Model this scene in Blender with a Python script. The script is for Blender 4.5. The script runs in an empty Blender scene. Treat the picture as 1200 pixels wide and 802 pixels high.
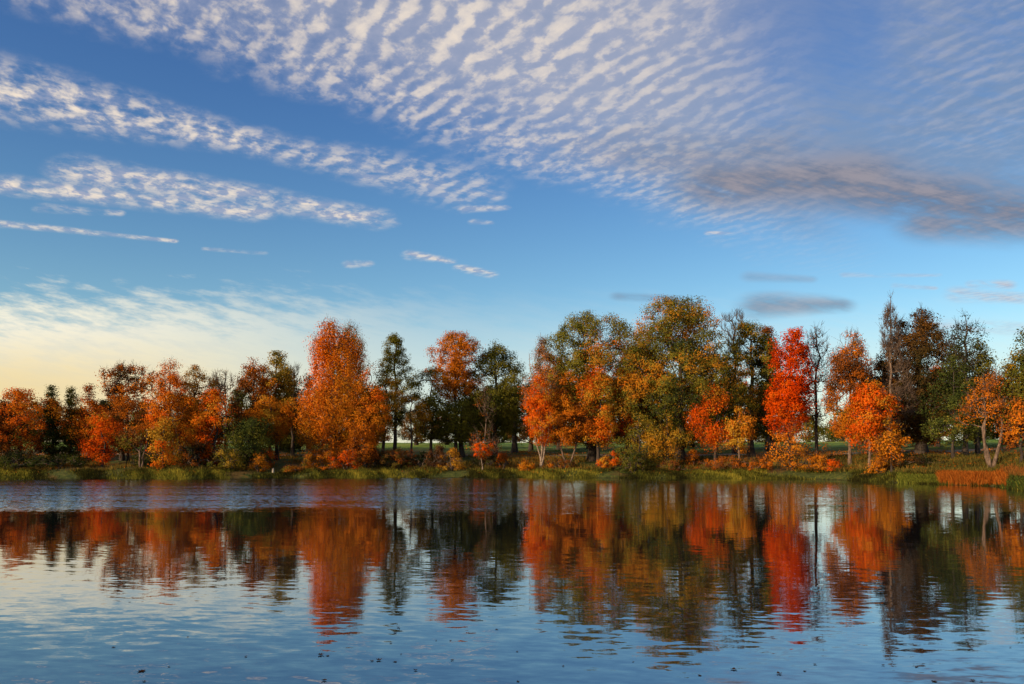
import bpy, math, random
import numpy as np

SC = bpy.context.scene
COL = SC.collection
F = 933.0            # focal length expressed in photograph pixels (1200 wide)
EYE = 1.7            # eye height above the water, metres
HOR = 540.0          # height of the horizon in the photograph
SUN_EL, SUN_AZ = 15.0, -128.0   # azimuth clockwise from the viewing direction (+Y)

# ------------------------------------------------------------------ terrain
_sp = [(-900, 566), (-300, 563), (0, 562), (120, 561.5), (200, 562), (300, 561), (450, 560.2), (600, 559.8), (760, 560.4), (900, 561.2), (1000, 563.2),
       (1040, 565.2), (1090, 568.0), (1165, 570.0), (1185, 573.0), (1215, 577.5), (1300, 586), (1500, 600), (2200, 640)]
_su = np.array([(p - 600) / F for p, _ in _sp])
_sy = np.array([F * EYE / (y - HOR) for _, y in _sp])

def shore(u):
    w = np.sin(np.asarray(u) * 37.0) * 0.5 + np.sin(np.asarray(u) * 83.0 + 1.0) * 0.35
    return np.interp(u, _su, _sy) + w

_ht = np.array([-60, -6, -1.2, 0, 0.5, 1.5, 3, 6, 10, 16, 25, 40, 70, 120, 200, 400, 3000])
_hz = np.array([-2, -1.3, -0.35, 0.0, .28, .48, .72, 1.12, 1.62, 2.15, 2.75, 3.55, 4.75, 6.2, 6.9, 7.2, 6.0])

def height(X, Y):
    X = np.asarray(X, float); Y = np.asarray(Y, float)
    u = X / np.maximum(Y, 12.0)
    t = Y - shore(np.clip(u, -1.7, 1.7))
    z = np.interp(t, _ht, _hz)
    bump = (np.sin(X * .43 + 1.3) * np.sin(Y * .37) * .10 + np.sin(X * 1.31 + Y * .9) * .05) * np.clip(t / 6, 0, 1)
    near = np.clip((-Y - 1.2) * .35, -2.0, 1.1)
    z = np.where(Y < 5, np.maximum(near, -1.6), z + bump)
    return z

def place(px, t):
    u = (px - 600) / F
    Y = float(shore(u)) + t
    X = u * Y
    return X, Y, float(height(X, Y))

# ------------------------------------------------------------------ mesh helpers
def mesh_np(name, V, Q, mat, tone=None, smooth=False):
    V = np.asarray(V, np.float32); Q = np.asarray(Q, np.int32)
    me = bpy.data.meshes.new(name)
    k = Q.shape[1]
    me.vertices.add(len(V)); me.vertices.foreach_set('co', V.ravel())
    me.loops.add(Q.size); me.loops.foreach_set('vertex_index', Q.ravel())
    me.polygons.add(len(Q))
    me.polygons.foreach_set('loop_start', np.arange(len(Q), dtype=np.int32) * k)
    if smooth:
        me.polygons.foreach_set('use_smooth', np.ones(len(Q), bool))
    me.update(calc_edges=True)
    if tone is not None:
        a = me.attributes.new('tone', 'FLOAT', 'FACE')
        a.data.foreach_set('value', np.asarray(tone, np.float32))
    me.materials.append(mat)
    return me

def obj(name, me, parent=None, loc=None):
    o = bpy.data.objects.new(name, me)
    COL.objects.link(o)
    if parent: o.parent = parent
    if loc is not None: o.location = loc
    return o

def tag(o, label=None, cat=None, group=None, kind=None):
    if label: o['label'] = label
    if cat: o['category'] = cat
    if group: o['group'] = group
    if kind: o['kind'] = kind
    return o

def empty(name, loc):
    o = bpy.data.objects.new(name, None); COL.objects.link(o)
    o.location = loc; o.empty_display_size = .5
    return o

def unit(v):
    return v / np.maximum(np.linalg.norm(v, axis=-1, keepdims=True), 1e-9)

def leaf_quads(C, size, rng, outward=None, obias=.7, aspect=.75, droop=0.0):
    n = len(C)
    nr = unit(rng.normal(size=(n, 3)))
    if outward is not None:
        nr = unit(nr + outward * obias)
    a = rng.normal(size=(n, 3)); a[:, 2] -= droop * 2
    a = unit(a - nr * (a * nr).sum(1, keepdims=True))
    b = np.cross(nr, a)
    s = size * rng.uniform(.6, 1.3, (n, 1))
    a = a * s; b = b * s * aspect
    V = np.stack([C - a * .5, C + b * .5 - a * .05, C + a * .5, C - b * .5 - a * .05], 1).reshape(-1, 3)
    Q = np.arange(n * 4).reshape(-1, 4)
    return V, Q

def tubes(A, B, ra, rb, sides):
    d = unit(B - A)
    ref = np.where(np.abs(d[:, 2:3]) > .9, np.array([[1., 0, 0]]), np.array([[0, 0, 1.]]))
    x = unit(np.cross(d, ref)); y = np.cross(d, x)
    th = np.arange(sides) * 2 * math.pi / sides
    c = np.cos(th)[None, :, None]; s = np.sin(th)[None, :, None]
    ring = x[:, None] * c + y[:, None] * s
    R0 = A[:, None] + ring * ra[:, None, None]
    R1 = B[:, None] + ring * rb[:, None, None]
    V = np.concatenate([R0, R1], 1).reshape(-1, 3)
    n = len(A)
    base = (np.arange(n) * 2 * sides)[:, None]
    i = np.arange(sides)[None]; j = (np.arange(sides) + 1)[None] % sides
    Q = np.stack([base + i, base + j, base + sides + j, base + sides + i], -1).reshape(-1, 4)
    return V, Q

def field(rng, k=5, f0=.5, f1=1.4):
    K = unit(rng.normal(size=(k, 3))) * rng.uniform(f0, f1, (k, 1)); ph = rng.uniform(0, 6.28, k)
    return lambda P: np.sin(P @ K.T + ph).sum(1) / math.sqrt(k)

# ------------------------------------------------------------------ materials
class N:
    """arithmetic on shader sockets"""
    def __init__(s, nt, sock): s.nt = nt; s.s = sock
    def _m(s, op, *a): return math_node(s.nt, op, s, *a)
    def __add__(s, o): return s._m('ADD', o)
    __radd__ = __add__
    def __sub__(s, o): return s._m('SUBTRACT', o)
    def __rsub__(s, o): return math_node(s.nt, 'SUBTRACT', o, s)
    def __mul__(s, o): return s._m('MULTIPLY', o)
    __rmul__ = __mul__
    def __truediv__(s, o): return s._m('DIVIDE', o)
    def __rtruediv__(s, o): return math_node(s.nt, 'DIVIDE', o, s)

def put(nt, inp, v):
    if isinstance(v, N): nt.links.new(v.s, inp)
    elif isinstance(v, (tuple, list)) and inp.type == 'RGBA' and len(v) == 3: inp.default_value = (*v, 1)
    else: inp.default_value = v

def math_node(nt, op, *a):
    n = nt.nodes.new('ShaderNodeMath'); n.operation = op
    for i, v in enumerate(a): put(nt, n.inputs[i], v)
    return N(nt, n.outputs[0])

def vmax(a, b): return math_node(a.nt, 'MAXIMUM', a, b)
def vmin(a, b): return math_node(a.nt, 'MINIMUM', a, b)

def sm(nt, v, a, b, c=0., d=1.):
    n = nt.nodes.new('ShaderNodeMapRange'); n.interpolation_type = 'SMOOTHSTEP'
    put(nt, n.inputs[0], v); put(nt, n.inputs[1], a); put(nt, n.inputs[2], b); put(nt, n.inputs[3], c); put(nt, n.inputs[4], d)
    return N(nt, n.outputs[0])

def xyz(nt, x, y, z):
    n = nt.nodes.new('ShaderNodeCombineXYZ')
    for i, v in enumerate((x, y, z)): put(nt, n.inputs[i], v)
    return N(nt, n.outputs[0])

def noise(nt, v, scale=1., detail=3., rough=.5, dist=0., color=False):
    n = nt.nodes.new('ShaderNodeTexNoise')
    nt.links.new(v.s, n.inputs['Vector'])
    n.inputs['Scale'].default_value = scale; n.inputs['Detail'].default_value = detail
    n.inputs['Roughness'].default_value = rough; n.inputs['Distortion'].default_value = dist
    return N(nt, n.outputs['Color' if color else 'Fac'])

def cmix(nt, f, a, b):
    n = nt.nodes.new('ShaderNodeMix'); n.data_type = 'RGBA'
    put(nt, n.inputs[0], f); put(nt, n.inputs[6], a); put(nt, n.inputs[7], b)
    return N(nt, n.outputs[2])

def ramp(nt, f, stops):
    n = nt.nodes.new('ShaderNodeValToRGB'); e = n.color_ramp.elements
    while len(e) < len(stops): e.new(.5)
    for i, (p, c) in enumerate(stops):
        e[i].position = p; e[i].color = (*c, 1)
    put(nt, n.inputs[0], f)
    return N(nt, n.outputs[0])

def new_mat(name):
    m = bpy.data.materials.new(name); m.use_nodes = True
    nt = m.node_tree; nt.nodes.clear()
    out = nt.nodes.new('ShaderNodeOutputMaterial')
    return m, nt, out

def leaf_mat(name, cols, trans=.27):
    m, nt, out = new_mat(name)
    at = nt.nodes.new('ShaderNodeAttribute'); at.attribute_name = 'tone'
    f = N(nt, at.outputs['Fac'])
    k = len(cols) - 1
    c = ramp(nt, f, [(i / k, cc) for i, cc in enumerate(cols)])
    d = nt.nodes.new('ShaderNodeBsdfDiffuse'); t = nt.nodes.new('ShaderNodeBsdfTranslucent')
    nt.links.new(c.s, d.inputs[0]); nt.links.new(c.s, t.inputs[0])
    mx = nt.nodes.new('ShaderNodeMixShader'); mx.inputs[0].default_value = trans
    nt.links.new(d.outputs[0], mx.inputs[1]); nt.links.new(t.outputs[0], mx.inputs[2])
    nt.links.new(mx.outputs[0], out.inputs[0])
    return m

def bark_mat(name, a, b, scale=6, stretch=.25):
    m, nt, out = new_mat(name)
    tc = nt.nodes.new('ShaderNodeTexCoord'); mp = nt.nodes.new('ShaderNodeMapping')
    mp.inputs['Scale'].default_value = (1, 1, stretch)
    nt.links.new(tc.outputs['Object'], mp.inputs[0])
    f = sm(nt, noise(nt, N(nt, mp.outputs[0]), scale, 5, .65), .38, .62)
    p = nt.nodes.new('ShaderNodeBsdfPrincipled'); p.inputs['Roughness'].default_value = .9
    nt.links.new(cmix(nt, f, a, b).s, p.inputs['Base Color'])
    nt.links.new(p.outputs[0], out.inputs[0])
    return m

BARK = {
    'dark': bark_mat('bark_dark', (.022, .014, .010), (.055, .038, .026)),
    'brown': bark_mat('bark_brown', (.05, .030, .020), (.12, .08, .055)),
    'pale': bark_mat('bark_pale', (.10, .065, .045), (.30, .23, .17), 5, 2.5),
    'tan': bark_mat('bark_tan', (.065, .04, .026), (.17, .11, .075), 5, .5),
}
BR_RED = (.57, .058, .002); RED = (.46, .030, .003); DK_RED = (.17, .026, .006)
ORG = (.62, .165, .010); ORG_R = (.66, .115, .008); GOLD = (.46, .25, .025); AMB = (.44, .17, .012); YEL = (.60, .38, .05)
RUST = (.28, .075, .010); OLV = (.13, .115, .015); OLV_L = (.20, .175, .024); GRN = (.060, .075, .016); DGRN = (.020, .028, .010)
BRN = (.14, .055, .018); DBRN = (.055, .026, .012); PINK = (.40, .15, .035)
PAL = {
    'redbrown': [DGRN, DBRN, (.16, .055, .010), RUST, ORG_R, AMB],
    'darkgreen': [(.022, .030, .010), (.035, .045, .014), OLV],
    'rust': [OLV, BRN, RUST, ORG, AMB],
    'brightred': [DK_RED, RED, BR_RED, (.66, .085, .004), ORG],
    'redorange': [OLV, RUST, ORG_R, BR_RED, ORG_R, ORG, GOLD],
    'orange': [DBRN, RUST, ORG, AMB, ORG_R],  # dark first stop stands in for shadow among the orange leaves
    'orangegold': [OLV, RUST, AMB, ORG, GOLD],
    'gold': [OLV, AMB, GOLD, OLV_L],
    'olivegold': [GRN, OLV, GOLD, OLV_L],
    'olive': [DGRN, GRN, OLV, OLV_L],
    'oakamber': [DGRN, GRN, OLV, OLV_L, AMB, (.44, .20, .02), ORG],
    'oakred': [GRN, OLV_L, OLV, OLV_L, (.34, .17, .02), ORG, BR_RED],
    'birchmix': [OLV, AMB, ORG, ORG_R],
    'topred': [OLV, OLV_L, ORG, ORG_R],
    'brown': [DBRN, BRN, (.10, .06, .02), AMB],
    'darkbrown': [DGRN, (.075, .045, .014), (.13, .062, .016), (.24, .095, .02)],
    'greenyellow': [DGRN, GRN, (.12, .13, .025), YEL],
    'pinkorange': [DBRN, BRN, PINK, ORG, ORG_R],
    'yellow': [OLV, GOLD, YEL, ORG],
}
LEAF = {k: leaf_mat('leaf_' + k, v) for k, v in PAL.items()}

# ------------------------------------------------------------------ trees
def prof(kind, t):
    t = np.clip(t, 0, 1)
    if kind == 'round': return np.sqrt(np.clip(1 - (2 * t - 1) ** 2, 0, 1))
    if kind == 'oval': return np.clip(np.sin(np.pi * t ** .8), 0, 1) ** .65
    if kind == 'oak': return np.clip(1 - np.abs(2 * t - .85) ** 2.6 * (np.where(t > .425, .62, 1.0)), 0, 1) ** .6
    if kind == 'column': return np.clip(1 - np.abs(2 * t - 1) ** 4, 0, 1) ** .5 * (1 - .25 * t)
    if kind == 'birch': return np.clip(np.sin(np.pi * np.clip(t * .93 + .05, 0, 1) ** .72), 0, 1) ** .75
    if kind == 'broad': return np.clip(1 - np.abs(2 * t - .8) ** 2.2 * np.where(t > .4, .66, 1.3), 0, 1) ** .55
    if kind == 'cone': return np.clip(1 - t, 0, 1) ** .8 * np.clip(t * 8, .3, 1)
    if kind == 'spire': return np.clip(1 - t, 0, 1) ** .55 * .9 + .06
    if kind == 'vase': return (.25 + .75 * t ** .7) * np.sqrt(np.clip(1 - t ** 6, 0, 1))
    if kind == 'umbrella': return np.where(t < .42, .32 + .3 * t, np.clip(.5 + (t - .42) * 2.2, 0, 1) * np.sqrt(np.clip(1 - ((t - .62) / .38).clip(0, 1) ** 2.5, 0, 1)))
    if kind == 'mound': return np.sqrt(np.clip(1 - t ** 2, 0, 1)) * np.clip(.75 + t, 0, 1)
    return np.ones_like(t)

def skeleton(C, H, R, rng, leader=.9, fork=None, lean=(0, 0), stems=1, wig=.15, up=.5, spread=.5, tip=.018, t0=0.0):
    """trunk nodes then every clump centre joined to the nearest good node; returns edges with radii"""
    P = []; par = []
    for s in range(stems):
        a = rng.uniform(0, 6.28); off = np.array([math.cos(a), math.sin(a) * .6]) * (0 if stems == 1 else spread)
        fan = off * rng.uniform(.8, 2.2) if stems > 1 else np.zeros(2)
        n = max(6, int(H * leader / 1.1)); base = len(P)
        w = rng.normal(size=(n + 1, 2)) * wig
        for i in range(n + 1):
            f = i / n
            q = off * min(1, f * 5) + fan * f + w[i] * min(1, f * 2) + np.array(lean) * H * f ** 1.3
            P.append([q[0], q[1], f * H * leader * (1 if s == 0 else rng.uniform(.9, 1)) - .25 * (i == 0)])
            par.append(-1 if i == 0 else len(P) - 2)
    P = np.array(P); ntr = len(P)
    order = np.argsort(np.min(np.linalg.norm(C[:, None] - P[None], axis=2), axis=1)) if len(C) else []
    pts = np.zeros((ntr + 3 * len(C), 3)); pts[:ntr] = P
    par = par + [0] * (3 * len(C)); n = ntr
    plen = np.zeros(len(pts))
    tips = []
    for ci in order:
        c = C[ci]; D = c - pts[:n]
        d = np.linalg.norm(D, axis=1)
        cost = d + .25 * plen[:n] + up * np.maximum(0, d * .55 - D[:, 2]) + np.where(pts[:n, 2] < t0, 30, 0)
        j = int(np.argmin(cost)); a = pts[j]; dd = d[j]
        horiz = np.array([D[j][0], D[j][1], 0]); sag = rng.normal(size=3) * dd * .07
        p1 = a + D[j] / 3 + np.array([0, 0, -.05 * dd]) + horiz * .08 + sag
        p2 = a + D[j] * 2 / 3 + np.array([0, 0, -.03 * dd]) + horiz * .04 - sag * .5
        last = j
        for q in (p1, p2, c):
            pts[n] = q; par[n] = last; plen[n] = plen[last] + dd / 3; last = n; n += 1
        tips.append(last)
    pts = pts[:n]; par = np.array(par[:n])
    cnt = np.zeros(n); cnt[tips] = 1
    for i in range(n - 1, 0, -1):
        if par[i] >= 0: cnt[par[i]] += cnt[i]
    tot = max(1., cnt.max())
    r = tip + (R - tip) * (np.maximum(cnt, .15) / tot) ** .62
    zt = pts[:ntr, 2] / (H * leader)
    r[:ntr] = np.minimum(np.maximum(r[:ntr], tip * 1.5), R * (1.02 - .75 * zt))
    r[:ntr] = np.maximum(r[:ntr], R * (1 - zt) * .75 + tip)
    r[:ntr] *= 1 + .55 * np.exp(-np.maximum(pts[:ntr, 2], 0) * 2.2)
    return pts, par, r

def twig_fan(C, dirs, rng, n, L, r):
    """fine bare twigs at the branch ends"""
    A = np.repeat(C, n, 0); d = unit(np.repeat(dirs, n, 0) + rng.normal(size=(len(A), 3)) * .45 + np.array([0, 0, .35]))
    l = rng.uniform(.4, 1, (len(A), 1)) * L
    B = A + d * l
    k = rng.random(len(A)) < .6
    A2 = (A + d * l * .45)[k]; B2 = A2 + unit(d[k] + rng.normal(size=(k.sum(), 3)) * .6) * l[k] * .5
    A = np.concatenate([A, A2]); B = np.concatenate([B, B2])
    return tubes(A, B, np.full(len(A), r), np.full(len(A), r * .45), 3)

_seed = [11]
def tree(name, label, px, t, top, w, cb, shape='oval', pal='orange', cat='tree', dens=1.0, leaf=.20, rc=.62, lpc=46, bark='dark',
         R=None, gap=-.55, leader=.88, twigs=0, lean=(0, 0), stems=1, spread=.5, droop=0., zb=0., tb=0., group=None, shell=.42, lobes=.32,
         wig=.13, up=.5, depth=1.0, leafy=1.0, tw_len=1.1, low=None, seed=None, bare_top=0., xb=0.):
    _seed[0] += 1
    rng = np.random.default_rng(seed or _seed[0] * 7)
    X, Y, Z = place(px, t)
    m = Y / F
    H = (HOR - top) * m + EYE - Z
    z0 = max((HOR - cb) * m + EYE - Z, 0.05 * H)
    Rw = w * .57 * m
    hc = H - z0
    n = int(max(24, dens * 4.0 * (2 * Rw * hc)))
    lpc = int(lpc * 2.1); leaf = leaf * .74; gap = gap - .15
    # rejection sample clump centres inside the lobed crown
    fa = field(rng, 6, .9 / max(Rw, .8), 3.0 / max(Rw, .8)); fg = field(rng, 6, .7, 1.9)
    pts = []
    need = n
    for _ in range(30):
        k = need * 4
        tt = rng.random(k); ang = rng.uniform(0, 2 * np.pi, k); rr = rng.random(k) ** shell
        pr = prof(shape, tt)
        keep = rng.random(k) < np.clip(pr, .12, 1)
        cx = np.cos(ang); sy = np.sin(ang)
        q = np.stack([cx, sy, tt * hc / max(Rw, .1)], 1)
        lob = 1 + lobes * fa(q * Rw)
        rad = rr * pr * Rw * np.clip(lob, .45, 1.25)
        tz = z0 + tt * hc * (1 + .05 * lobes * fa(q * Rw * 1.7) * 2)
        p = np.stack([cx * rad, sy * rad * depth, np.minimum(tz, H - rc * .3)], 1)
        p = p[keep & (fg(p) > gap)]
        pts.append(p[:need]); need -= len(pts[-1])
        if need <= 0: break
    C = np.concatenate(pts)
    C[:, :2] += np.array(lean) * (C[:, 2:3] ** 1.3 / H ** .3)
    # make sure the crown reaches its top
    C[0] = [lean[0] * H, lean[1] * H, H - rc * .5]
    if R is None: R = .035 + .0145 * H
    P, par, r = skeleton(C, H, R, rng, leader, lean=lean, stems=stems, spread=spread, wig=wig, up=up, t0=z0 * .55)
    e = np.where(par >= 0)[0]
    A, B, ra, rb = P[par[e]], P[e], r[par[e]], r[e]
    ra = np.minimum(ra, rb * 1.6)
    big = rb > .07
    V1, Q1 = tubes(A[big], B[big], ra[big], rb[big], 8)
    V2, Q2 = tubes(A[~big], B[~big], ra[~big], rb[~big], 4)
    Vs = [V1, V2]; Qs = [Q1, Q2 + len(V1)]
    if twigs:
        dirs = unit(C - np.array([0, 0, z0 * .8]))
        V3, Q3 = twig_fan(C, dirs, rng, twigs, tw_len, .013)
        Vs.append(V3); Qs.append(Q3 + len(V1) + len(V2))
    root = tag(empty(name, (X, Y, Z)), label, cat, group)
    obj('trunk', mesh_np('trunk', np.concatenate(Vs), np.concatenate(Qs), BARK[bark]), root)
    if leafy > 0:
        cz = (C[:, 2] - z0) / hc
        ok = rng.random(len(C)) < np.where(cz > 1 - bare_top, leafy * .25, leafy)
        L = C[ok]
        k = lpc
        cr = rc * rng.uniform(.6, 1.35, (len(L), 1)); 
        g = np.clip(rng.normal(size=(len(L), k, 3)), -1.7, 1.7) * .55
        g[..., 2] *= .72 + droop * .8
        g[..., 2] -= np.abs(rng.normal(size=g.shape[:2])) * droop * 1.1
        pos = (L[:, None] + g * cr[:, None]).reshape(-1, 3)
        pos[:, 2] = np.maximum(pos[:, 2], .05)
        cen = np.array([lean[0] * H * .6, lean[1] * H * .6, z0 + hc * .45])
        outw = unit((pos - cen) * np.array([1, 1, .8])) * .55 + unit(g.reshape(-1, 3)) * .55
        lv, lq = leaf_quads(pos, leaf, rng, outw, 1.7, droop=droop)
        fl = field(rng, 5, .35, 1.0)
        tone = .5 + .25 * fl(L) + .15 * rng.normal(size=len(L)) + zb * (cz[ok] - .5) + tb + xb * L[:, 0] / max(Rw, .1)  # leaf colour variety, plus crown shading put into the clump tones
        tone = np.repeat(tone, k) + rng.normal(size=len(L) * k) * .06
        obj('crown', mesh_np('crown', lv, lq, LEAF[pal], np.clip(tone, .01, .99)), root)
    return root

def bush(label, px, t, wpx, top, pal, name='bush', dens=.8, shape='mound', leaf=.15, lpc=34, rc=.34, bark='brown', tb=0., **k):
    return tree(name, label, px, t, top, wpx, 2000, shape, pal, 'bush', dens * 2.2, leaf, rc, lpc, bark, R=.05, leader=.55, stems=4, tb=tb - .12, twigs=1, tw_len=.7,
                spread=.25, shell=.5, gap=-.8, up=.2, **k)

# ------------------------------------------------------------------ the trees, as they stand along the far bank
T = tree
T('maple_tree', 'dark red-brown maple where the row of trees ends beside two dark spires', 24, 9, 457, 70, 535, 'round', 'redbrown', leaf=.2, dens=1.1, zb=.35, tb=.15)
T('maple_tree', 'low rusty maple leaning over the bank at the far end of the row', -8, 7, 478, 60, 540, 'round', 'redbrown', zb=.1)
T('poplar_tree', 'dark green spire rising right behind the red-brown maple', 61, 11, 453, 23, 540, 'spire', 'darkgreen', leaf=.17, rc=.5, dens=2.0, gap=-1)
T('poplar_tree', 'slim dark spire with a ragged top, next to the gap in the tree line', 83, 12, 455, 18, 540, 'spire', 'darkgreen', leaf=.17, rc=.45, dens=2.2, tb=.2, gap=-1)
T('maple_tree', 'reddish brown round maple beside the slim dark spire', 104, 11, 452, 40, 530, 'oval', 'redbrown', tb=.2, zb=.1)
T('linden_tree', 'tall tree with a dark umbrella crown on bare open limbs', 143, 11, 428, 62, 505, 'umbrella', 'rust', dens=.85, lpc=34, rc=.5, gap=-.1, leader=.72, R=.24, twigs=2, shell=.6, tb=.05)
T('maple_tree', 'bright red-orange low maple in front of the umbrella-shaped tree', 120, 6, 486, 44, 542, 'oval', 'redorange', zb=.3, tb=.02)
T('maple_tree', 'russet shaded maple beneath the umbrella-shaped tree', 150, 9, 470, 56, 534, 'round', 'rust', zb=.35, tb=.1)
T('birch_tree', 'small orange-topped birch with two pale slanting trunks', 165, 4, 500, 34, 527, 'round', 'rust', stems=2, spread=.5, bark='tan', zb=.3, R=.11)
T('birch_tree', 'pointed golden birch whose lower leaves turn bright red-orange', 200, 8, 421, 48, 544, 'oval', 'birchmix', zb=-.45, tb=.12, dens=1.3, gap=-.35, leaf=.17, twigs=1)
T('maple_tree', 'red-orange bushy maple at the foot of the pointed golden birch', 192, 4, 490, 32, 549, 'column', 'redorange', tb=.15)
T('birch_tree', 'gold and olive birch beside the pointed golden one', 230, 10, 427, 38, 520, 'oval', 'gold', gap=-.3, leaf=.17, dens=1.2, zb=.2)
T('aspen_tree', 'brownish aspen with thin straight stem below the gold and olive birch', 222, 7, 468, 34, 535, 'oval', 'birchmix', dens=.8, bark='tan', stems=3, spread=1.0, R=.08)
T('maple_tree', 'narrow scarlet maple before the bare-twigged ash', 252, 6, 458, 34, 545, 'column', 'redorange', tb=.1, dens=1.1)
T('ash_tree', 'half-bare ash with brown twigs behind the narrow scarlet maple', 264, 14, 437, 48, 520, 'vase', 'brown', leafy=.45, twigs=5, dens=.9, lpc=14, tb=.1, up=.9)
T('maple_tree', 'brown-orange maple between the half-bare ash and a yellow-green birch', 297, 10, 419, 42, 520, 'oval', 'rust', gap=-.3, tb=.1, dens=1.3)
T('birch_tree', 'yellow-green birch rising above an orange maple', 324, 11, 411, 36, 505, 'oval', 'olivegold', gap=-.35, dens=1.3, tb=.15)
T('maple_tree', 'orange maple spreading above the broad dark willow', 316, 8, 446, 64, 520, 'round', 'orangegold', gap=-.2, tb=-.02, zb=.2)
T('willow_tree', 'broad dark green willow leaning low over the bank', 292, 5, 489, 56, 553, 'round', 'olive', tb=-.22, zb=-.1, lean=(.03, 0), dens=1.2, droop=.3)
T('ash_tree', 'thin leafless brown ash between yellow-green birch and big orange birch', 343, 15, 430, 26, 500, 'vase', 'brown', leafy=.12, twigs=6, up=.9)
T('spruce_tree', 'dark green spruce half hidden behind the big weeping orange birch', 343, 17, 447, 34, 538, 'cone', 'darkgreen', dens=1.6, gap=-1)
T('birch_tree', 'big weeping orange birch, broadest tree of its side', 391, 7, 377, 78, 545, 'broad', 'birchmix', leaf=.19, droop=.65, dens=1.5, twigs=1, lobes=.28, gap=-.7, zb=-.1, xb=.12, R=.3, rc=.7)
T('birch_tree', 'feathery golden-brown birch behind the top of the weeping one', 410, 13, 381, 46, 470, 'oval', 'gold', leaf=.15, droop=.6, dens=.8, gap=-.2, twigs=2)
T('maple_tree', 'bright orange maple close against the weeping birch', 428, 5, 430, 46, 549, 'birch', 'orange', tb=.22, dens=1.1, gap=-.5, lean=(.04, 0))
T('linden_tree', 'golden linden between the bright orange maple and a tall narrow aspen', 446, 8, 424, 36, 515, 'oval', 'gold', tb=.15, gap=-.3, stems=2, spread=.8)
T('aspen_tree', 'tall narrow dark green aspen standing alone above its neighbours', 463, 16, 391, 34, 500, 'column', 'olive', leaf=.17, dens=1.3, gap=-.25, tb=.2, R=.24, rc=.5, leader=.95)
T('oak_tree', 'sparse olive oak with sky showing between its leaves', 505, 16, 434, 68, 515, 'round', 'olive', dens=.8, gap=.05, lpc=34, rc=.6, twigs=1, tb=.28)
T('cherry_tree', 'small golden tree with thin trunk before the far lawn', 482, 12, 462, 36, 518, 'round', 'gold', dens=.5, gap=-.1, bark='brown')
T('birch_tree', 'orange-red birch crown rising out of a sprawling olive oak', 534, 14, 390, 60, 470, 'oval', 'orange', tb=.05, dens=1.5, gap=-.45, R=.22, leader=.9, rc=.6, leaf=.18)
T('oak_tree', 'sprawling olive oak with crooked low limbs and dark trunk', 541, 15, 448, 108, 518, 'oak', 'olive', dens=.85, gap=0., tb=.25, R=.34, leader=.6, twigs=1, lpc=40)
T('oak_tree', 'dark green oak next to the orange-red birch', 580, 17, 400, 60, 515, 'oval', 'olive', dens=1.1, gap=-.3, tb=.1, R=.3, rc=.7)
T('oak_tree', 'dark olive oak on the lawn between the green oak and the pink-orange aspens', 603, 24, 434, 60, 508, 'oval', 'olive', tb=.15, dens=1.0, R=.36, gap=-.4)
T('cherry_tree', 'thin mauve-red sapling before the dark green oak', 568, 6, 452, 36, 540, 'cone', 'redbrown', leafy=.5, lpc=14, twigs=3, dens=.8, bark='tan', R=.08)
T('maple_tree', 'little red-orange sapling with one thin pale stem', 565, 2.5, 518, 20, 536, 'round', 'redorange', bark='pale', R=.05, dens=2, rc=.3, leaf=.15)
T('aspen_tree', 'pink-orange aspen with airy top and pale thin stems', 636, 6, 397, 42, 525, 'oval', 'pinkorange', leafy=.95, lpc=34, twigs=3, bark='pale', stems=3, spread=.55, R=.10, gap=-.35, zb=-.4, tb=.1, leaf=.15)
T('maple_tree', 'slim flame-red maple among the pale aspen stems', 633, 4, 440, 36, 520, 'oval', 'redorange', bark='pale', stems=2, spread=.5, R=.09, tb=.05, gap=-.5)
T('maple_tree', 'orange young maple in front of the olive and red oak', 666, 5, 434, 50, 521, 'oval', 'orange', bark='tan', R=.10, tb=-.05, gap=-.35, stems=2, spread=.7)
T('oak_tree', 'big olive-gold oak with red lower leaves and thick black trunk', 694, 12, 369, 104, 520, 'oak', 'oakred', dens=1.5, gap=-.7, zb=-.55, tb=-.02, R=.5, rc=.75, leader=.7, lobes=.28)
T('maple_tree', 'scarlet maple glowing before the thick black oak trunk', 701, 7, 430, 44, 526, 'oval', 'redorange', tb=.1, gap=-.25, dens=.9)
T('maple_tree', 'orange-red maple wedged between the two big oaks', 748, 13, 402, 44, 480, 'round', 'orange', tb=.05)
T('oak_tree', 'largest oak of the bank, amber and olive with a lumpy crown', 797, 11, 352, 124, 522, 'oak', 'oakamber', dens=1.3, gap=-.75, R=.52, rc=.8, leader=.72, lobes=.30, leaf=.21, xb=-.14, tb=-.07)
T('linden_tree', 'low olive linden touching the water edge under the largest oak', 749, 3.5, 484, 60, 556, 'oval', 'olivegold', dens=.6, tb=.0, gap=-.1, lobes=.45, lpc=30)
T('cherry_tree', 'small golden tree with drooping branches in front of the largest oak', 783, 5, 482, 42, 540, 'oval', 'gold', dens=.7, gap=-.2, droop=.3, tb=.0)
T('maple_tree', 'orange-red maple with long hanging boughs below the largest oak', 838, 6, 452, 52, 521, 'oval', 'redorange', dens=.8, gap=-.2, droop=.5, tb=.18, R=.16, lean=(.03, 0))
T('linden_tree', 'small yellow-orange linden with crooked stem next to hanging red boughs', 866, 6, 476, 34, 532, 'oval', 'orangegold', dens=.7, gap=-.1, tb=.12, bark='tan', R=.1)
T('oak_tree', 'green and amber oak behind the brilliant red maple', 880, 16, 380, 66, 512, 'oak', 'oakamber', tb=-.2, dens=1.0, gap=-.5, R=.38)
T('ash_tree', 'leafless ash whose grey twigs rise above the green and amber oak', 861, 22, 367, 34, 450, 'vase', 'brown', leafy=.05, twigs=7, up=1, bark='brown')
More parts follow.
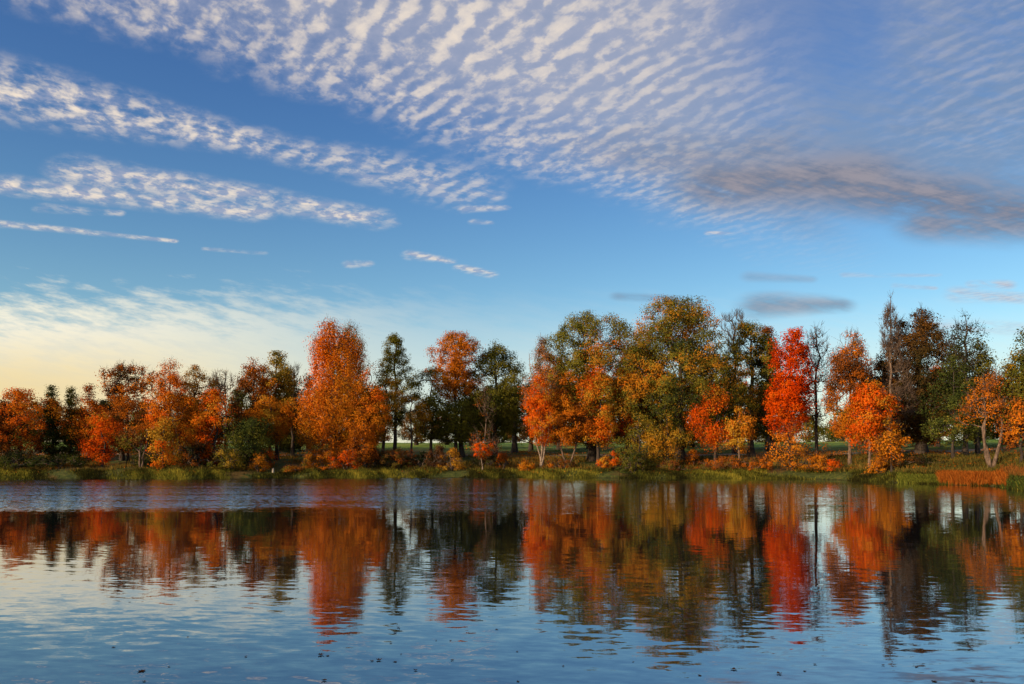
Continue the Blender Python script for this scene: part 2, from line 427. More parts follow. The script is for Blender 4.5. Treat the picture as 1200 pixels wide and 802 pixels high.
T('maple_tree', 'brown-orange maple top showing behind the brilliant red maple', 899, 19, 384, 32, 480, 'round', 'rust')
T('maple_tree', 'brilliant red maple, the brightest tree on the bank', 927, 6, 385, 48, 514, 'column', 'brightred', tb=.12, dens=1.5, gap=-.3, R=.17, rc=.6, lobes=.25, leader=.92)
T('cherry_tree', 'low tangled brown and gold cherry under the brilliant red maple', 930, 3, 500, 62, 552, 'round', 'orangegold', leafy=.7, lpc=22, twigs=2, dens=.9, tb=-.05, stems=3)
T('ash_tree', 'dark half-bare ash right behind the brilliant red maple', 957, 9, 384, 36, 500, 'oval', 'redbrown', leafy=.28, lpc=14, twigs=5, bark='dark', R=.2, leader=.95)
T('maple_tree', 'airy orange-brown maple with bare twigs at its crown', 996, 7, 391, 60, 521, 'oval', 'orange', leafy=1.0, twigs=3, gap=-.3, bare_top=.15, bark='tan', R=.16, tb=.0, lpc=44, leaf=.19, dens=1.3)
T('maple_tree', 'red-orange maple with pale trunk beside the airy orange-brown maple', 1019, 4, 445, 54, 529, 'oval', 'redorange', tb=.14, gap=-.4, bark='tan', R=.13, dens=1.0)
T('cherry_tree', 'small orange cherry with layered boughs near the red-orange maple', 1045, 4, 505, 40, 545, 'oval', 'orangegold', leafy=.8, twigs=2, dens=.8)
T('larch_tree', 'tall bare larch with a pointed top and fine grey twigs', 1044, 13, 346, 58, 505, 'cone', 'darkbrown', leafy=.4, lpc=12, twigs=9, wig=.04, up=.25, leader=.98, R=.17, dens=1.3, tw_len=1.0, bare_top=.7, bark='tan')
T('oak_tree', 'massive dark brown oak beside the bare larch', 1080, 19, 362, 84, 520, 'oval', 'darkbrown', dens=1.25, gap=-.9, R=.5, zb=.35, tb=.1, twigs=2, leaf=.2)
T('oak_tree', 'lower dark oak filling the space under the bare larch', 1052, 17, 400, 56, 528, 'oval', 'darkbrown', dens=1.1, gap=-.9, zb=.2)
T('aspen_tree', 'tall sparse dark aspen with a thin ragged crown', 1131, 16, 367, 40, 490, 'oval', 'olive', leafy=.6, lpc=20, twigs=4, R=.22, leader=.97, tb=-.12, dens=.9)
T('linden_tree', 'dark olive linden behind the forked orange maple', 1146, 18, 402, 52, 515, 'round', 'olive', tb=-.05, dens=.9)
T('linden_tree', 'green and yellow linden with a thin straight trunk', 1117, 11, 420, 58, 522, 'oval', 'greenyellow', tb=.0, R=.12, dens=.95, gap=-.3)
T('maple_tree', 'orange maple with a forked leaning trunk behind the reeds', 1162, 6, 437, 62, 525, 'round', 'orange', leafy=.85, lpc=26, twigs=2, stems=3, spread=.35, bark='tan', R=.13, lean=(.03, 0), gap=-.25, leaf=.15, dens=1.1)
T('oak_tree', 'olive-yellow oak where the right end of the row begins', 1204, 14, 388, 44, 512, 'oval', 'olivegold', tb=-.08, dens=1.0)
T('maple_tree', 'orange-brown small maple below the olive-yellow end oak', 1196, 9, 470, 34, 528, 'round', 'rust', tb=.15, dens=.8)

# darker trees standing one row back
back = [(8, 24, 470, 60), (45, 22, 476, 46), (92, 22, 480, 40), (124, 26, 468, 56), (172, 24, 470, 56), (214, 24, 462, 50), (243, 26, 458, 50), (282, 24, 456, 50), (362, 26, 440, 50), (330, 30, 465, 60), (420, 30, 450, 50), (395, 26, 440, 60),
        (655, 34, 420, 50), (735, 36, 425, 60), (838, 38, 415, 50), (1098, 36, 430, 50), (1180, 38, 428, 50), (622, 34, 446, 50), (690, 38, 430, 60), (775, 40, 430, 60), (812, 44, 440, 60), (868, 34, 432, 56), (905, 36, 440, 56),
        (1018, 40, 446, 50), (1040, 30, 440, 50), (1145, 42, 440, 60), (1210, 40, 440, 50), (436, 44, 462, 44), (575, 44, 452, 56), (488, 60, 478, 44), (524, 66, 484, 46), (552, 52, 470, 44)]
for i, (px, t, top, w) in enumerate(back):
    T('shade_tree', 'dull dark tree standing one row back behind the coloured trees', px, t, top, w, 522, 'oval', ('redbrown', 'olive', 'darkbrown')[i % 3], tb=-.02, dens=.9, lpc=40,
      leaf=.24, gap=-.6, group='dull trees one row back', R=.3)
far = [(20, 130, 492, 60), (90, 150, 500, 50), (150, 140, 496, 60), (230, 130, 492, 60), (300, 150, 498, 60), (590, 170, 504, 34), (640, 160, 500, 40), (690, 150, 498, 44),
       (735, 170, 502, 36), (820, 150, 500, 34), (905, 165, 503, 40), (975, 150, 500, 34), (1060, 150, 498, 40), (1150, 160, 500, 36), (1195, 150, 498, 36), (948, 120, 486, 50), (988, 112, 480, 46)]
for i, (px, t, top, w) in enumerate(far):
    T('distant_tree', 'small faint tree on the far side of the lawn', px, t, top, w, 521, 'oval', 'olive', tb=.0, dens=.16, lpc=40, leaf=.5, rc=1.6, gap=-.8,
      group='faint trees across the lawn', R=.35)

# bushes and saplings on the bank
B = bush
B('yellow-orange round bush on the bank under the dark willow', 304, 2.2, 18, 531, 'orangegold', tb=.1)
B('purplish red bush above the yellow-orange round one', 312, 5, 24, 524, 'redbrown', tb=-.05)
B('low orange bush trailing to the water beside the pale post', 343, 2, 34, 547, 'orangegold', tb=-.1)
B('upright pale orange bush below the weeping birch', 362, 3, 14, 532, 'orangegold', tb=.25)
B('bright orange bush at the foot of the weeping birch', 383, 3, 22, 530, 'orange')
B('broad orange-red bush between weeping birch and bright orange maple', 407, 3, 34, 528, 'redorange')
B('dark maroon bush between weeping birch trunk and golden linden', 437, 5, 30, 526, 'redbrown', tb=-.1)
B('wide rusty red bush beneath the tall narrow aspen', 466, 4, 46, 526, 'rust', tb=-.08)
B('dark brown bush on the slope under the sparse oak', 494, 5, 32, 530, 'redbrown', tb=-.25)
B('arching pinkish bush in front of the far lawn', 514, 4, 28, 522, 'pinkorange', leafy=.8, tb=-.1, zb=.2)
B('arching yellow-green bush at the foot of the sprawling oak', 531, 2.6, 34, 526, 'gold', leafy=.8, tb=-.05)
B('small crimson bush with pink tips beyond the little sapling', 588, 4, 12, 532, 'redbrown', tb=.1)
B('dark brown bush behind the thin pale sapling stem', 570, 5, 44, 533, 'redbrown', tb=-.25)
B('pale orange bush at the foot of the pale aspen stems', 617, 2.5, 26, 541, 'orangegold', tb=.05)
B('rust-coloured bush between the pale stems and the black oak trunk', 658, 4, 36, 538, 'rust')
B('bright scarlet bush beside the thick black oak trunk', 709, 3, 14, 535, 'redorange', tb=.15)
B('second scarlet bush, a little taller, next to the olive linden', 720, 3.5, 14, 530, 'redorange', tb=.2)
B('olive bush hanging over the waterline under the olive linden', 741, 1.5, 34, 526, 'olivegold')
B('round orange bush beside the largest oak trunk', 811, 6, 12, 526, 'orange')
B('rusty brown low bush in front of the largest oak', 792, 3, 40, 538, 'rust', tb=-.05)
B('low reddish bush under the hanging red boughs', 846, 3, 44, 536, 'rust')
B('wide rusty bush under the green and amber oak', 884, 3, 50, 535, 'rust', tb=.05)
B('brown and gold bush at the foot of the dark half-bare ash', 958, 2.5, 40, 532, 'orangegold', tb=-.15)
B('small scarlet bush between brilliant red maple and airy maple', 975, 3, 18, 540, 'redorange', tb=-.15)
B('dark maroon bush behind the pale-trunked maple', 1046, 5, 44, 529, 'redbrown', tb=-.2)
B('dark low bush on the slope under the massive dark oak', 1080, 7, 46, 536, 'redbrown', tb=-.3)
B('golden-brown low bush near the pale-trunked maple', 1030, 2.5, 20, 536, 'orangegold', tb=-.1)
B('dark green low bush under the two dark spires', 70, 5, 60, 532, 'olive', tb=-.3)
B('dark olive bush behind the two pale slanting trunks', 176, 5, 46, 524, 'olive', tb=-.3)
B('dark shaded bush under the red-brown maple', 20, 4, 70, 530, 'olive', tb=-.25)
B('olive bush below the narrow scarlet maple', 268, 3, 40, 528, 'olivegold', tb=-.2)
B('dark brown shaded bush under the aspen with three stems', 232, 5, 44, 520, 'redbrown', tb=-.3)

# ------------------------------------------------------------------ ground, path, water
def axis(lo, hi, fine0, fine1, step):
    a = list(np.arange(fine0, fine1 + .01, step))
    d = step
    x = fine1
    while x < hi: d *= 1.35; x += d; a.append(x)
    d = step; x = fine0
    while x > lo: d *= 1.35; x -= d; a.append(x)
    return np.array(sorted(a))
gx = axis(-3200, 3200, -75, 75, .7); gy = axis(-300, 4000, 36, 135, .7)
GX, GY = np.meshgrid(gx, gy, indexing='ij')
GZ = height(GX, GY)
V = np.stack([GX, GY, GZ], -1).reshape(-1, 3)
ny = len(gy); ii, jj = np.meshgrid(np.arange(len(gx) - 1), np.arange(ny - 1), indexing='ij')
b0 = (ii * ny + jj).ravel()
Q = np.stack([b0, b0 + ny, b0 + ny + 1, b0 + 1], 1)
m, nt, out = new_mat('ground')
tc = nt.nodes.new('ShaderNodeTexCoord'); P = N(nt, tc.outputs['Object'])
n1 = noise(nt, P, .16, 5, .6); n2 = noise(nt, P, 2.2, 6, .7); n3 = noise(nt, P, .045, 3, .5)
c = cmix(nt, sm(nt, n2, .35, .65), (.035, .050, .012), (.10, .11, .026))
c = cmix(nt, sm(nt, n1, .50, .62) * .6, c, (.17, .085, .03))
c = cmix(nt, sm(nt, n2, .58, .66) * sm(nt, n1, .40, .55) * .8, c, (.30, .09, .02))
geo = nt.nodes.new('ShaderNodeSeparateXYZ'); nt.links.new(P.s, geo.inputs[0])
far_f = sm(nt, N(nt, geo.outputs[2]), 2.6, 4.2)
lawn = cmix(nt, sm(nt, n3 * .5 + n2 * .5, .35, .65), (.07, .17, .02), (.24, .28, .045))
c = cmix(nt, far_f, c, lawn)
wet = sm(nt, N(nt, geo.outputs[2]), .15, -.1)
c = cmix(nt, wet, c, (.020, .013, .008))
p = nt.nodes.new('ShaderNodeBsdfPrincipled'); p.inputs['Roughness'].default_value = .95; p.inputs['Specular IOR Level'].default_value = .1
nt.links.new(c.s, p.inputs['Base Color'])
bp = nt.nodes.new('ShaderNodeBump'); bp.inputs['Distance'].default_value = .12; bp.inputs['Strength'].default_value = .8
nt.links.new(n2.s, bp.inputs['Height']); nt.links.new(bp.outputs[0], p.inputs['Normal'])
nt.links.new(p.outputs[0], out.inputs[0])
tag(obj('ground', mesh_np('ground', V, Q, m, smooth=True)), 'grassy bank and lawn rising behind the lake', 'ground', kind='structure')

# park path running along the bank
us = np.linspace(-.75, .75, 260)
def ribbon(name, t0, w, lift, mat, label, wob=1.0):
    Vs = []
    for u in us:
        tt = t0 + math.sin(u * 5 + t0) * wob
        for q in (0, w * .33, w * .66, w):
            Yq = float(shore(0)) * .25 + float(np.interp(u, _su, _sy)) * .75 + tt + q; Xq = u * Yq
            Vs.append((Xq, Yq, float(height(Xq, Yq)) + lift))
    n = len(us); Qs = [(i * 4 + k, (i + 1) * 4 + k, (i + 1) * 4 + k + 1, i * 4 + k + 1) for i in range(n - 1) for k in range(3)]
    return tag(obj(name, mesh_np(name, Vs, Qs, mat)), label, 'path', kind='structure')
m, nt, out = new_mat('path_gravel')
tc = nt.nodes.new('ShaderNodeTexCoord'); P = N(nt, tc.outputs['Object'])
p = nt.nodes.new('ShaderNodeBsdfPrincipled'); p.inputs['Roughness'].default_value = .95
nt.links.new(cmix(nt, sm(nt, noise(nt, P, 1.2, 6, .7), .35, .65), (.14, .095, .055), (.28, .21, .13)).s, p.inputs['Base Color'])
nt.links.new(p.outputs[0], out.inputs[0])
ribbon('path', 17, 2.2, .045, m, 'pale gravel path running along the bank behind the trees')

# water: real position-driven slopes, calm nearby, ruffled by wind beyond about 25 m
m, nt, out = new_mat('water')
tc = nt.nodes.new('ShaderNodeTexCoord'); P = N(nt, tc.outputs['Object'])
s = nt.nodes.new('ShaderNodeSeparateXYZ'); nt.links.new(P.s, s.inputs[0])
x, y = N(nt, s.outputs[0]), N(nt, s.outputs[1])
def slopes(v, scale, detail, rough=.5):
    c = noise(nt, v, scale, detail, rough, color=True)
    q = nt.nodes.new('ShaderNodeSeparateXYZ'); nt.links.new(c.s, q.inputs[0])
    return N(nt, q.outputs[0]) - .5, N(nt, q.outputs[1]) - .5
ax, ay = slopes(xyz(nt, x * .42, y + x * .08, 0.), 7.5, 3, .6)     # ripples of about 0.4 m
bx, by = slopes(xyz(nt, x * .3, y - x * .04, 3.), .55, 2, .5)        # longer swell
cx_, cy_ = slopes(xyz(nt, x * .6, y, 7.), 9., 3, .6)                 # wind chop
edge = noise(nt, xyz(nt, x * .06, y * .03, 1.), 1., 3, .5)
patch = noise(nt, xyz(nt, x * .035, y * .12, 5.), 1., 2, .5)
rag = noise(nt, xyz(nt, x * .22, y * .5, 3.), 1., 4, .65)
ruf = sm(nt, y + (edge - .5) * 10. + (rag - .5) * 16., 22.5, 33.) * sm(nt, patch, .30, .52, .82, 1.0)
side = sm(nt, x + (patch - .5) * 8., 6., -7., .16, 1.)
lines = sm(nt, noise(nt, xyz(nt, x * .03, y * .35, 9.), 1., 3, .5), .50, .60)
ruf = ruf * (1 - lines * .45)
amp_a = .034 + sm(nt, y, 17., 5.) * .075
amp_b = .004
sx = ax * amp_a * .18 + bx * amp_b * .2 + cx_ * ruf * side * .25
sy_ = ay * amp_a + by * amp_b + cy_ * (ruf * side * .95 + .008)
nv = xyz(nt, sx, sy_ - ruf * side * .065, 1.)
nn = nt.nodes.new('ShaderNodeVectorMath'); nn.operation = 'NORMALIZE'; nt.links.new(nv.s, nn.inputs[0])
p = nt.nodes.new('ShaderNodeBsdfPrincipled')
p.inputs['Base Color'].default_value = (.004, .008, .012, 1); p.inputs['Roughness'].default_value = .02
p.inputs['IOR'].default_value = 1.6
nt.links.new(nn.outputs[0], p.inputs['Normal'])
gl = nt.nodes.new('ShaderNodeBsdfGlossy'); gl.inputs['Roughness'].default_value = .02; gl.inputs['Color'].default_value = (.88, .90, .93, 1)
nt.links.new(nn.outputs[0], gl.inputs['Normal'])
mx = nt.nodes.new('ShaderNodeMixShader'); mx.inputs[0].default_value = .26
nt.links.new(p.outputs[0], mx.inputs[1]); nt.links.new(gl.outputs[0], mx.inputs[2])
nt.links.new(mx.outputs[0], out.inputs[0])
WX = [-3000, -400, -100, -40, 0, 40, 100, 400, 3000]; WY = [-30, 0, 20, 60, 100, 130]
Vw = [(a, b, 0.) for a in WX for b in WY]; k = len(WY)
Qw = [(i * k + j, (i + 1) * k + j, (i + 1) * k + j + 1, i * k + j + 1) for i in range(len(WX) - 1) for j in range(k - 1)]
tag(obj('water', mesh_np('water', Vw, Qw, m)), 'calm dark lake mirroring the trees, ruffled farther out', 'lake', kind='structure')

# ------------------------------------------------------------------ grass, reeds and fallen leaves (uncountable)
def blades(name, label, cat, n, rng, pos, hgt, wid, cols, lean=.25, tone=None):
    X, Y = pos; Z = height(X, Y)
    n = len(X)
    h = hgt * rng.uniform(.5, 1.15, n) * (1 + .16 * np.sin(X * 2.3 + Y) + .12 * np.sin(X * 5.1 + 2 * Y)); a = rng.uniform(0, 6.28, n)
    A = np.stack([X, Y, Z - .03], 1)
    side = np.stack([np.cos(a), np.sin(a), np.zeros(n)], 1) * (wid * rng.uniform(.6, 1.3, n))[:, None]
    tip = A + np.stack([rng.normal(size=n) * lean * h, rng.normal(size=n) * lean * h, h], 1)
    mid = (A + tip) / 2 + np.array([0, 0, 1.]) * (h * .08)[:, None]
    V = np.stack([A - side, A + side, mid + side * .8, mid - side * .8, tip + side * .25, tip - side * .25], 1).reshape(-1, 3)
    b = np.arange(n)[:, None] * 6
    Q = np.concatenate([b + np.array([[0, 1, 2, 3]]), b + np.array([[3, 2, 4, 5]])], 0)
    tn = np.clip((tone if tone is not None else .5) + rng.normal(size=n) * .16, .01, .99)
    return tag(obj(name, mesh_np(name, V, Q, leaf_mat(name, cols, .3), np.concatenate([tn, tn]))), label, cat, kind='stuff')

rng = np.random.default_rng(5)
def scatter(n, u0, u1, t0, t1, pw=1.0, clump=None):
    u = rng.uniform(u0, u1, n); t = t0 + (t1 - t0) * rng.random(n) ** pw
    Y = shore(u) + t; X = u * Y
    if clump is not None:
        k = (np.sin(X * 1.1 + 2 * np.sin(Y * .6)) + np.sin(X * .37 + 1) + rng.normal(size=n) * .5) > clump
        X, Y = X[k], Y[k]
    return X, Y
sx_ = scatter(90000, -.72, .72, -.35, 3.0, 1.3, -.6)
tn = .46 + .20 * np.sin(sx_[0] * .35) + .14 * np.sin(sx_[0] * 1.3 + sx_[1]) + .12 * np.sin(sx_[0] * 3.1 + 2 * sx_[1])
blades('bank_grass', 'rough yellow-green grass along the waterline', 'grass', 0, rng, sx_, .30, .022,
       [(.022, .020, .007), (.045, .045, .010), (.15, .15, .022), (.40, .32, .04)], tone=tn)  # brightest stop paints sunshine into the grass edge
sx_ = scatter(70000, -.72, .72, 2.5, 16, 1.3, -.4)
tn = .45 + .22 * np.sin(sx_[0] * .27 + 1) + .1 * np.sin(sx_[1] * .9)
blades('slope_grass', 'tangled brown and green grass on the slope above the bank', 'grass', 0, rng, sx_, .38, .03,
       [(.05, .042, .012), (.11, .095, .02), (.20, .13, .03), (.34, .14, .025)], tone=tn)
# reed bed
def spot(n, px0, px1, t0, t1):
    u = (rng.uniform(px0, px1, n) - 600) / F; Y = shore(u) + rng.uniform(t0, t1, n)
    return u * Y, Y
blades('reeds', 'dense orange reed bed at the water edge', 'reeds', 0, rng, spot(11000, 1100, 1180, -.1, 2.0), .50, .022,
       [(.08, .03, .010), (.34, .09, .012), (.46, .17, .03)], lean=.24)
blades('reeds', 'lower tawny reeds trailing off behind the orange reed bed', 'reeds', 0, rng, spot(7000, 1172, 1260, 2.4, 5.0), .42, .022,
       [(.08, .035, .012), (.22, .085, .02), (.42, .15, .03)], lean=.14)
blades('sedge', 'yellow-green sedge clump beside the orange reed bed', 'sedge', 0, rng, spot(7000, 1052, 1100, -.2, 1.8), .30, .025,
       [(.04, .06, .012), (.12, .14, .02), (.30, .27, .04)], lean=.3)
blades('sedge', 'green sedge in front of the tawny reeds', 'sedge', 0, rng, spot(9000, 1168, 1290, -.2, 2.4), .26, .025,
       [(.025, .045, .012), (.05, .085, .018), (.12, .15, .03)], lean=.3)
# fallen leaves
X, Y = scatter(60000, -.7, .72, 1.0, 26, 1.2, .1)
Z = height(X, Y) + rng.uniform(.02, .12, len(X))
lv, lq = leaf_quads(np.stack([X, Y, Z], 1), .17, rng, np.tile(np.array([[0, -.3, 1.]]), (len(X), 1)), 1.6)
tn = np.clip(.5 + .2 * np.sin(X * .21) + rng.normal(size=len(X)) * .2, .01, .99)
tag(obj('fallen_leaves', mesh_np('fallen_leaves', lv, lq, leaf_mat('fallen', [BRN, RUST, ORG, AMB]), tn)),
    'rusty fallen leaves scattered over the slope', 'leaves', kind='stuff')

# short pale post on the bank
X, Y, Z = place(320, 1.6)
rr = [(0.0, .14), (.10, .12), (.22, .11), (.36, .11), (.46, .09), (.48, .02)]
Vp = []; 
for z, r_ in rr:
    for k in range(12):
        a = k * math.pi / 6; q = r_ * (1 + .10 * math.sin(3 * a + z * 9))
        Vp.append((q * math.cos(a), q * math.sin(a), z - .05 + (.04 * math.cos(a) if z > .4 else 0)))
Qp = [(i * 12 + k, i * 12 + (k + 1) % 12, (i + 1) * 12 + (k + 1) % 12, (i + 1) * 12 + k) for i in range(5) for k in range(12)]
m = bark_mat('pale_wood', (.22, .17, .12), (.55, .48, .38), 6, .4)
tag(obj('tree_stump', mesh_np('tree_stump', Vp, Qp, m, smooth=True), loc=(X, Y, Z)), 'short pale broken stump on the bank near the dark willow', 'stump')

# single leaves floating on the near water
m = leaf_mat('floating_leaf', [(.02, .012, .008), (.06, .03, .015)], .1)
lf = [(152, 706, 1), (380, 742, 1), (376, 768, 1.3), (384, 769, 1), (436, 775, 1.1), (444, 774, 1.2), (463, 776, .9), (463, 742, 1.0), (467, 736, 1), (458, 754, .7), (470, 767, .6), (511, 751, .5),
      (528, 751, .6), (530, 774, .8), (487, 786, .9), (582, 738, 1), (606, 764, .8), (380, 798, 1.2), (166, 787, 1.6), (169, 799, .9), (288, 770, .8), (133, 759, .9), (198, 782, .8), (220, 747, .7),
      (820, 792, 1), (860, 785, 1.3), (913, 790, 1.1), (943, 787, .8), (955, 779, .8), (1035, 780, .7), (1074, 782, 1), (1138, 760, .9), (1184, 759, .7), (1095, 799, 1.3), (1140, 798, 1), (1150, 799, .8), (607, 799, .8), (660, 781, .7), (742, 776, .6)]
r5 = random.Random(4)
outline = [(0, -.5), (.20, -.32), (.42, -.30), (.32, -.08), (.48, .12), (.24, .18), (.14, .42), (0, .60), (-.16, .40), (-.26, .16), (-.50, .10), (-.30, -.10), (-.40, -.32), (-.18, -.30)]
def leaf_mesh(curl):
    V = [(0, 0, .004)] + [(a, b, .006 + curl * (a * a + b * b)) for a, b in outline]
    n = len(outline)
    me = bpy.data.meshes.new('floating_leaf')
    me.from_pydata(V, [], [(0, i + 1, (i + 1) % n + 1) for i in range(n)]); me.materials.append(m)
    a = me.attributes.new('tone', 'FLOAT', 'FACE'); a.data.foreach_set('value', [.5] * n)
    return me
lms = [leaf_mesh(c) for c in (.25, .5, .8)]
for i, (px, py, k) in enumerate(lf):
    Y = F * EYE / (py - HOR); X = (px - 600) / F * Y
    o = obj('floating_leaf', lms[i % 3], loc=(X, Y, .002))
    s_ = .037 * k * r5.uniform(.85, 1.2)
    o.scale = (s_ * r5.uniform(.9, 1.3), s_, s_ * 1.0); o.rotation_euler = (0, 0, r5.uniform(0, 6.28))
    tag(o, 'small dark leaf floating on the calm water', 'leaf', 'dark leaves floating on the lake')

# ------------------------------------------------------------------ sky, sun, camera
W = bpy.data.worlds.new('World'); SC.world = W; W.use_nodes = True
nt = W.node_tree; nt.nodes.clear()
out = nt.nodes.new('ShaderNodeOutputWorld'); bg = nt.nodes.new('ShaderNodeBackground'); bg.inputs['Strength'].default_value = .10
sky = nt.nodes.new('ShaderNodeTexSky'); sky.sky_type = 'NISHITA'; sky.sun_disc = False
sky.sun_elevation = math.radians(SUN_EL); sky.sun_rotation = math.radians(SUN_AZ)
sky.air_density = 1.0; sky.dust_density = .6; sky.ozone_density = 2.5; sky.altitude = 100
hs = nt.nodes.new('ShaderNodeHueSaturation'); hs.inputs['Saturation'].default_value = 1.22; hs.inputs['Value'].default_value = 1.0
nt.links.new(sky.outputs[0], hs.inputs['Color'])
tint = nt.nodes.new('ShaderNodeMix'); tint.data_type = 'RGBA'; tint.blend_type = 'MULTIPLY'; tint.inputs[0].default_value = 1
nt.links.new(hs.outputs[0], tint.inputs[6]); base = N(nt, tint.outputs[2])
tc = nt.nodes.new('ShaderNodeTexCoord'); D = nt.nodes.new('ShaderNodeSeparateXYZ'); nt.links.new(tc.outputs['Generated'], D.inputs[0])
dx, dy, dz = (N(nt, D.outputs[i]) for i in range(3))
dzc = vmax(dz, .02)
nt.links.new(cmix(nt, sm(nt, dz, .10, .50), (1.60, 1.56, 1.38, 1), (1.16, 1.10, 1.34, 1)).s, tint.inputs[7])
# directions of cloud banks as bearing/elevation tangents; 933 per unit
fy = vmax(dy, .08)
PX = dx / fy * 933. + 600.; PY = 540. - dz / fy * 933.
# high cloud deck seen in perspective
qx = dx / (dzc + .03); qy = dy / (dzc + .03)
ra = qx * .84 + qy * .54; rb = qy * .84 - qx * .54
warp = noise(nt, xyz(nt, qx * 2.2, qy * 2.2, 6.), 1., 3, .5)
ripw = sm(nt, PX - PY * .4, 220., 520.) * sm(nt, warp, .38, .62, .0, .055)
def deck(ox, oy):
    v = xyz(nt, (ra + ox) * 17., (rb + oy) * 8.5, 0.)
    cells = noise(nt, v, 1.0, 4, .55, .25)
    w = xyz(nt, (qx + ox) * 26., (qy + oy) * 20., 4.)
    rip = math_node(nt, 'SINE', (ra + ox) * 104. + (warp - .5) * 34.)
    return cells * .60 + noise(nt, w, 1., 4, .6, .3) * .40 + rip * ripw
d0 = deck(0., 0.); d1 = deck(-.035, -.018)
shade = sm(nt, d0 - d1, -.08, .10)
big = noise(nt, xyz(nt, qx * 1.3, qy * 1.3, 2.), 1., 4, .55)
fine = noise(nt, xyz(nt, PX * .012, PY * .05, 0.), 1., 5, .6)
wob = (big - .5) * 90. + (fine - .5) * 40.
def capsule(x0, y0, x1, y1, w0, w1, soft=1.6, wb=1.0):
    L2 = (x1 - x0) ** 2 + (y1 - y0) ** 2
    yy = PY + wob * (.12 * wb)
    tcl = vmin(vmax(((PX - x0) * (x1 - x0) + (yy - y0) * (y1 - y0)) * (1 / L2), 0.), 1.)
    ex = PX - (tcl * (x1 - x0) + x0); ey = yy - (tcl * (y1 - y0) + y0)
    dist = math_node(nt, 'SQRT', ex * ex * .25 + ey * ey)
    return sm(nt, dist / (tcl * (w1 - w0) + w0), soft, .1)
# main altocumulus field
edge = PX * .335 + 2. - PY + wob * .8
A = sm(nt, edge, -8., 42.) * sm(nt, PX - PY * .25 + wob, 980., 760., .0, 1.)
cellA = sm(nt, d0 + sm(nt, edge, 0., 120.) * .04, .31, .76)
aA = A * cellA * sm(nt, PX, 500., 980., .82, .50) * sm(nt, big, .30, .55, .65, 1.)
Bm = sm(nt, PX + wob, 960., 1120.) * sm(nt, PY, 230., 150.)
aB = Bm * sm(nt, d0, .34, .78) * .34
Dm = capsule(-40, 96, 300, 166, 34, 14) * 1.0
Dm = vmax(Dm, capsule(280, 165, 540, 218, 13, 22) * .8)
Em = vmax(capsule(90, 200, 440, 256, 16, 10), capsule(10, 215, 300, 248, 10, 11))
Em = vmax(Em, capsule(430, 205, 580, 228, 12, 6) * .7)
Em = vmax(Em, capsule(50, 243, 140, 250, 5, 3) * .7)
small = vmax(vmax(capsule(-40, 258, 205, 283, 4.5, 2, wb=.3), capsule(482, 299, 530, 306, 5, 3, wb=.3)), vmax(capsule(540, 314, 575, 322, 4, 4, wb=.3), capsule(412, 309, 432, 309, 4.5, 3, wb=.3)))
small = vmax(small, vmax(capsule(830, 273, 874, 274, 2.6, 2.2, wb=.2), capsule(240, 292, 310, 297, 2, 2, wb=.3) * .5))
small = vmax(small, vmax(capsule(1125, 345, 1200, 350, 8, 6, wb=.5) * .9, capsule(1140, 333, 1180, 334, 4, 5, wb=.5)))
small = vmax(small, vmax(capsule(1050, 335, 1095, 338, 3, 2, wb=.4) * .8, capsule(990, 322, 1100, 322, 3, 2, wb=.4) * .5))
small = vmax(small, vmax(capsule(545, 245, 592, 243, 4, 3, wb=.4) * .7, capsule(555, 260, 575, 261, 3, 2, wb=.4) * .6))
small = vmax(small, vmax(capsule(1080, 378, 1230, 388, 6, 7, wb=.6) * .6, capsule(425, 252, 460, 262, 5, 4, wb=.4) * .6))
streak = noise(nt, xyz(nt, PX * .018 + PY * .01, PY * .085 - PX * .018, 0.), 1., 5, .62)
aD = Dm * sm(nt, d0 * .55 + streak * .45, .38, .62) * sm(nt, PX, 600., 100., .7, .95)
aE = vmax(Em, 0.) * sm(nt, streak * .55 + fine * .3 + d0 * .15, .36, .60) * .95
aS = small * sm(nt, streak * .6 + fine * .4, .34, .60) * .78
lit = vmin(vmax(vmax(aA, aB), vmax(aD, vmax(aE, aS))), 1.)
# grey, thicker bank towards the right
G = vmax(capsule(850, 214, 1010, 212, 34, 34, 1.5, 2.2), capsule(980, 215, 1230, 256, 34, 30, 1.5, 2.0))
G = vmax(G, capsule(1090, 262, 1230, 262, 22, 24, 1.5, 1.5) * .9)
G = vmax(G, vmax(capsule(890, 360, 985, 357, 13, 8, 1.6, 1.6) * .75, capsule(725, 347, 790, 350, 5, 4, 1.5, .5) * .55))
G = vmax(G, capsule(880, 325, 950, 328, 6, 4, 1.5, .5) * .35)
G = vmax(G, sm(nt, edge, 20., 90.) * sm(nt, PY + wob, 120., 190.) * sm(nt, PX, 560., 760.) * sm(nt, PX, 1010., 900.) * .55)
aG = G * sm(nt, big * .5 + streak * .4 + fine * .1, .28, .54) * .95
K = 1.0
cl_lit = cmix(nt, shade, (3.6 * K, 3.8 * K, 4.9 * K), (8.4 * K, 7.2 * K, 5.9 * K))
cl_lit = cmix(nt, sm(nt, PX, 650., 1050.) * .65, cl_lit, (4.3 * K, 4.2 * K, 4.9 * K))
cl_grey = cmix(nt, sm(nt, big * .6 + streak * .6 + d0 * .2, .60, .84), (1.25 * K, 1.6 * K, 2.4 * K), (2.9 * K, 2.7 * K, 3.1 * K))
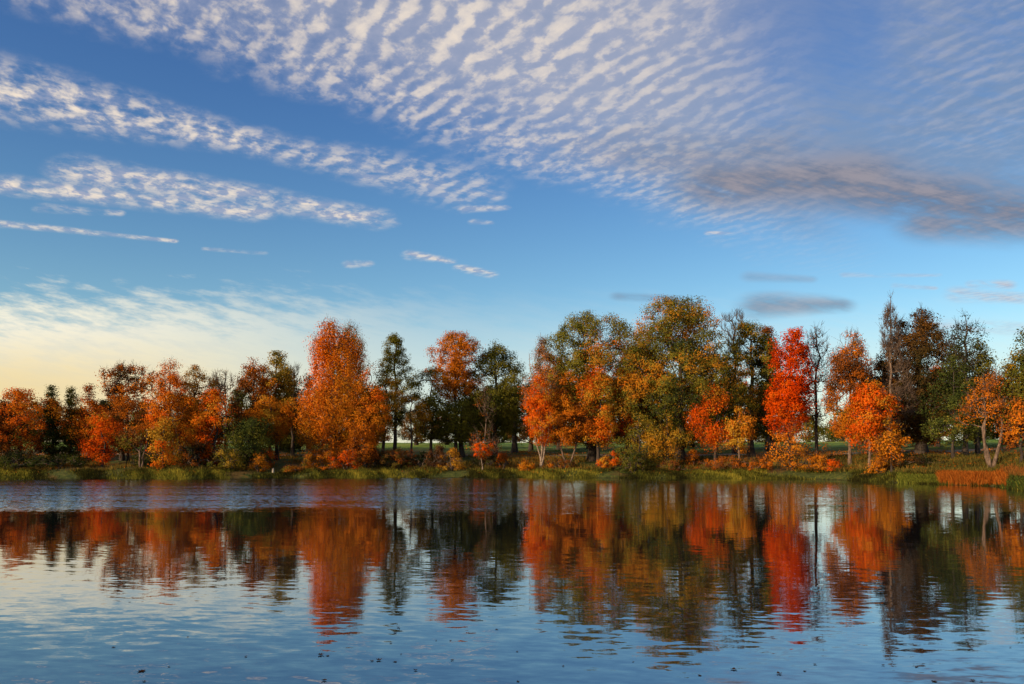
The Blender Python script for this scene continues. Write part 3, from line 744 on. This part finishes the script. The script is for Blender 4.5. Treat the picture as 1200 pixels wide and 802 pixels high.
# veil of thin cloud glowing low towards the sun's side
veil = sm(nt, PX + (streak - .5) * 200., 640., 60.) * sm(nt, PY + (streak - .5) * 130. + (fine - .5) * 60., 330., 395.)
col = cmix(nt, veil * .85, base, cmix(nt, sm(nt, streak, .38, .62), (8.0, 7.6, 6.3), (9.4, 8.6, 6.7)))
low = sm(nt, PX, 560., -20.) * sm(nt, PY + (streak - .5) * 40., 375., 460.)
col = cmix(nt, low * .85, col, (7.8 * K, 6.0 * K, 2.7 * K))
lowr = sm(nt, PY + (streak - .5) * 60., 330., 470.) * sm(nt, PX, 150., 620., .08, .5)
col = cmix(nt, lowr, col, (7.0 * K, 6.8 * K, 6.2 * K))
sheet = A * sm(nt, edge, 0., 120.) * sm(nt, PX, 150., 700., .22, .62)
win = sm(nt, PX + wob, 1090., 1010.) * sm(nt, PX + wob, 820., 900.) * sm(nt, PY + wob * .5, 150., 60.)
R_ = sm(nt, PX + wob * .6, 720., 900.) * sm(nt, PY + wob * .3, 275., 215.) * (1 - win * .55) * sm(nt, big * .5 + streak * .5, .30, .60, .32, .72)
sheet = vmax(sheet, R_ * .95)
col = cmix(nt, sheet, col, cmix(nt, sm(nt, PX + PY, 700., 1300.), (4.0, 4.2, 4.9), (1.8, 2.5, 3.7)))
col = cmix(nt, lit, col, cl_lit)
col = cmix(nt, aG, col, cl_grey)
nt.links.new(col.s, bg.inputs['Color']); nt.links.new(bg.outputs[0], out.inputs['Surface'])

sd = bpy.data.lights.new('sun', 'SUN'); sd.energy = 5.0; sd.angle = math.radians(.6); sd.color = (1, .74, .46)
so = bpy.data.objects.new('sun', sd); COL.objects.link(so)
az, el = math.radians(SUN_AZ), math.radians(SUN_EL)
from mathutils import Vector
dirv = Vector((math.sin(az) * math.cos(el), math.cos(az) * math.cos(el), math.sin(el)))
so.rotation_euler = dirv.to_track_quat('Z', 'Y').to_euler(); so.location = (-40, -40, 60)

cd = bpy.data.cameras.new('camera'); cam = bpy.data.objects.new('camera', cd); COL.objects.link(cam)
cam.location = (0, 0, EYE); cam.rotation_euler = (math.radians(90), 0, 0)
cd.sensor_width = 36; cd.lens = 36 * F / 1200; cd.shift_y = (HOR - 401) / 1200; cd.clip_end = 9000; cd.clip_start = .1
SC.camera = cam
SC.view_settings.view_transform = 'Standard'; SC.view_settings.look = 'None'; SC.view_settings.exposure = 0.16; SC.view_settings.gamma = 1
SC.cycles.max_bounces = 4; SC.cycles.diffuse_bounces = 1; SC.cycles.glossy_bounces = 3; SC.cycles.transmission_bounces = 1
SC.cycles.use_denoising = True; SC.cycles.use_adaptive_sampling = True; SC.cycles.adaptive_threshold = .02
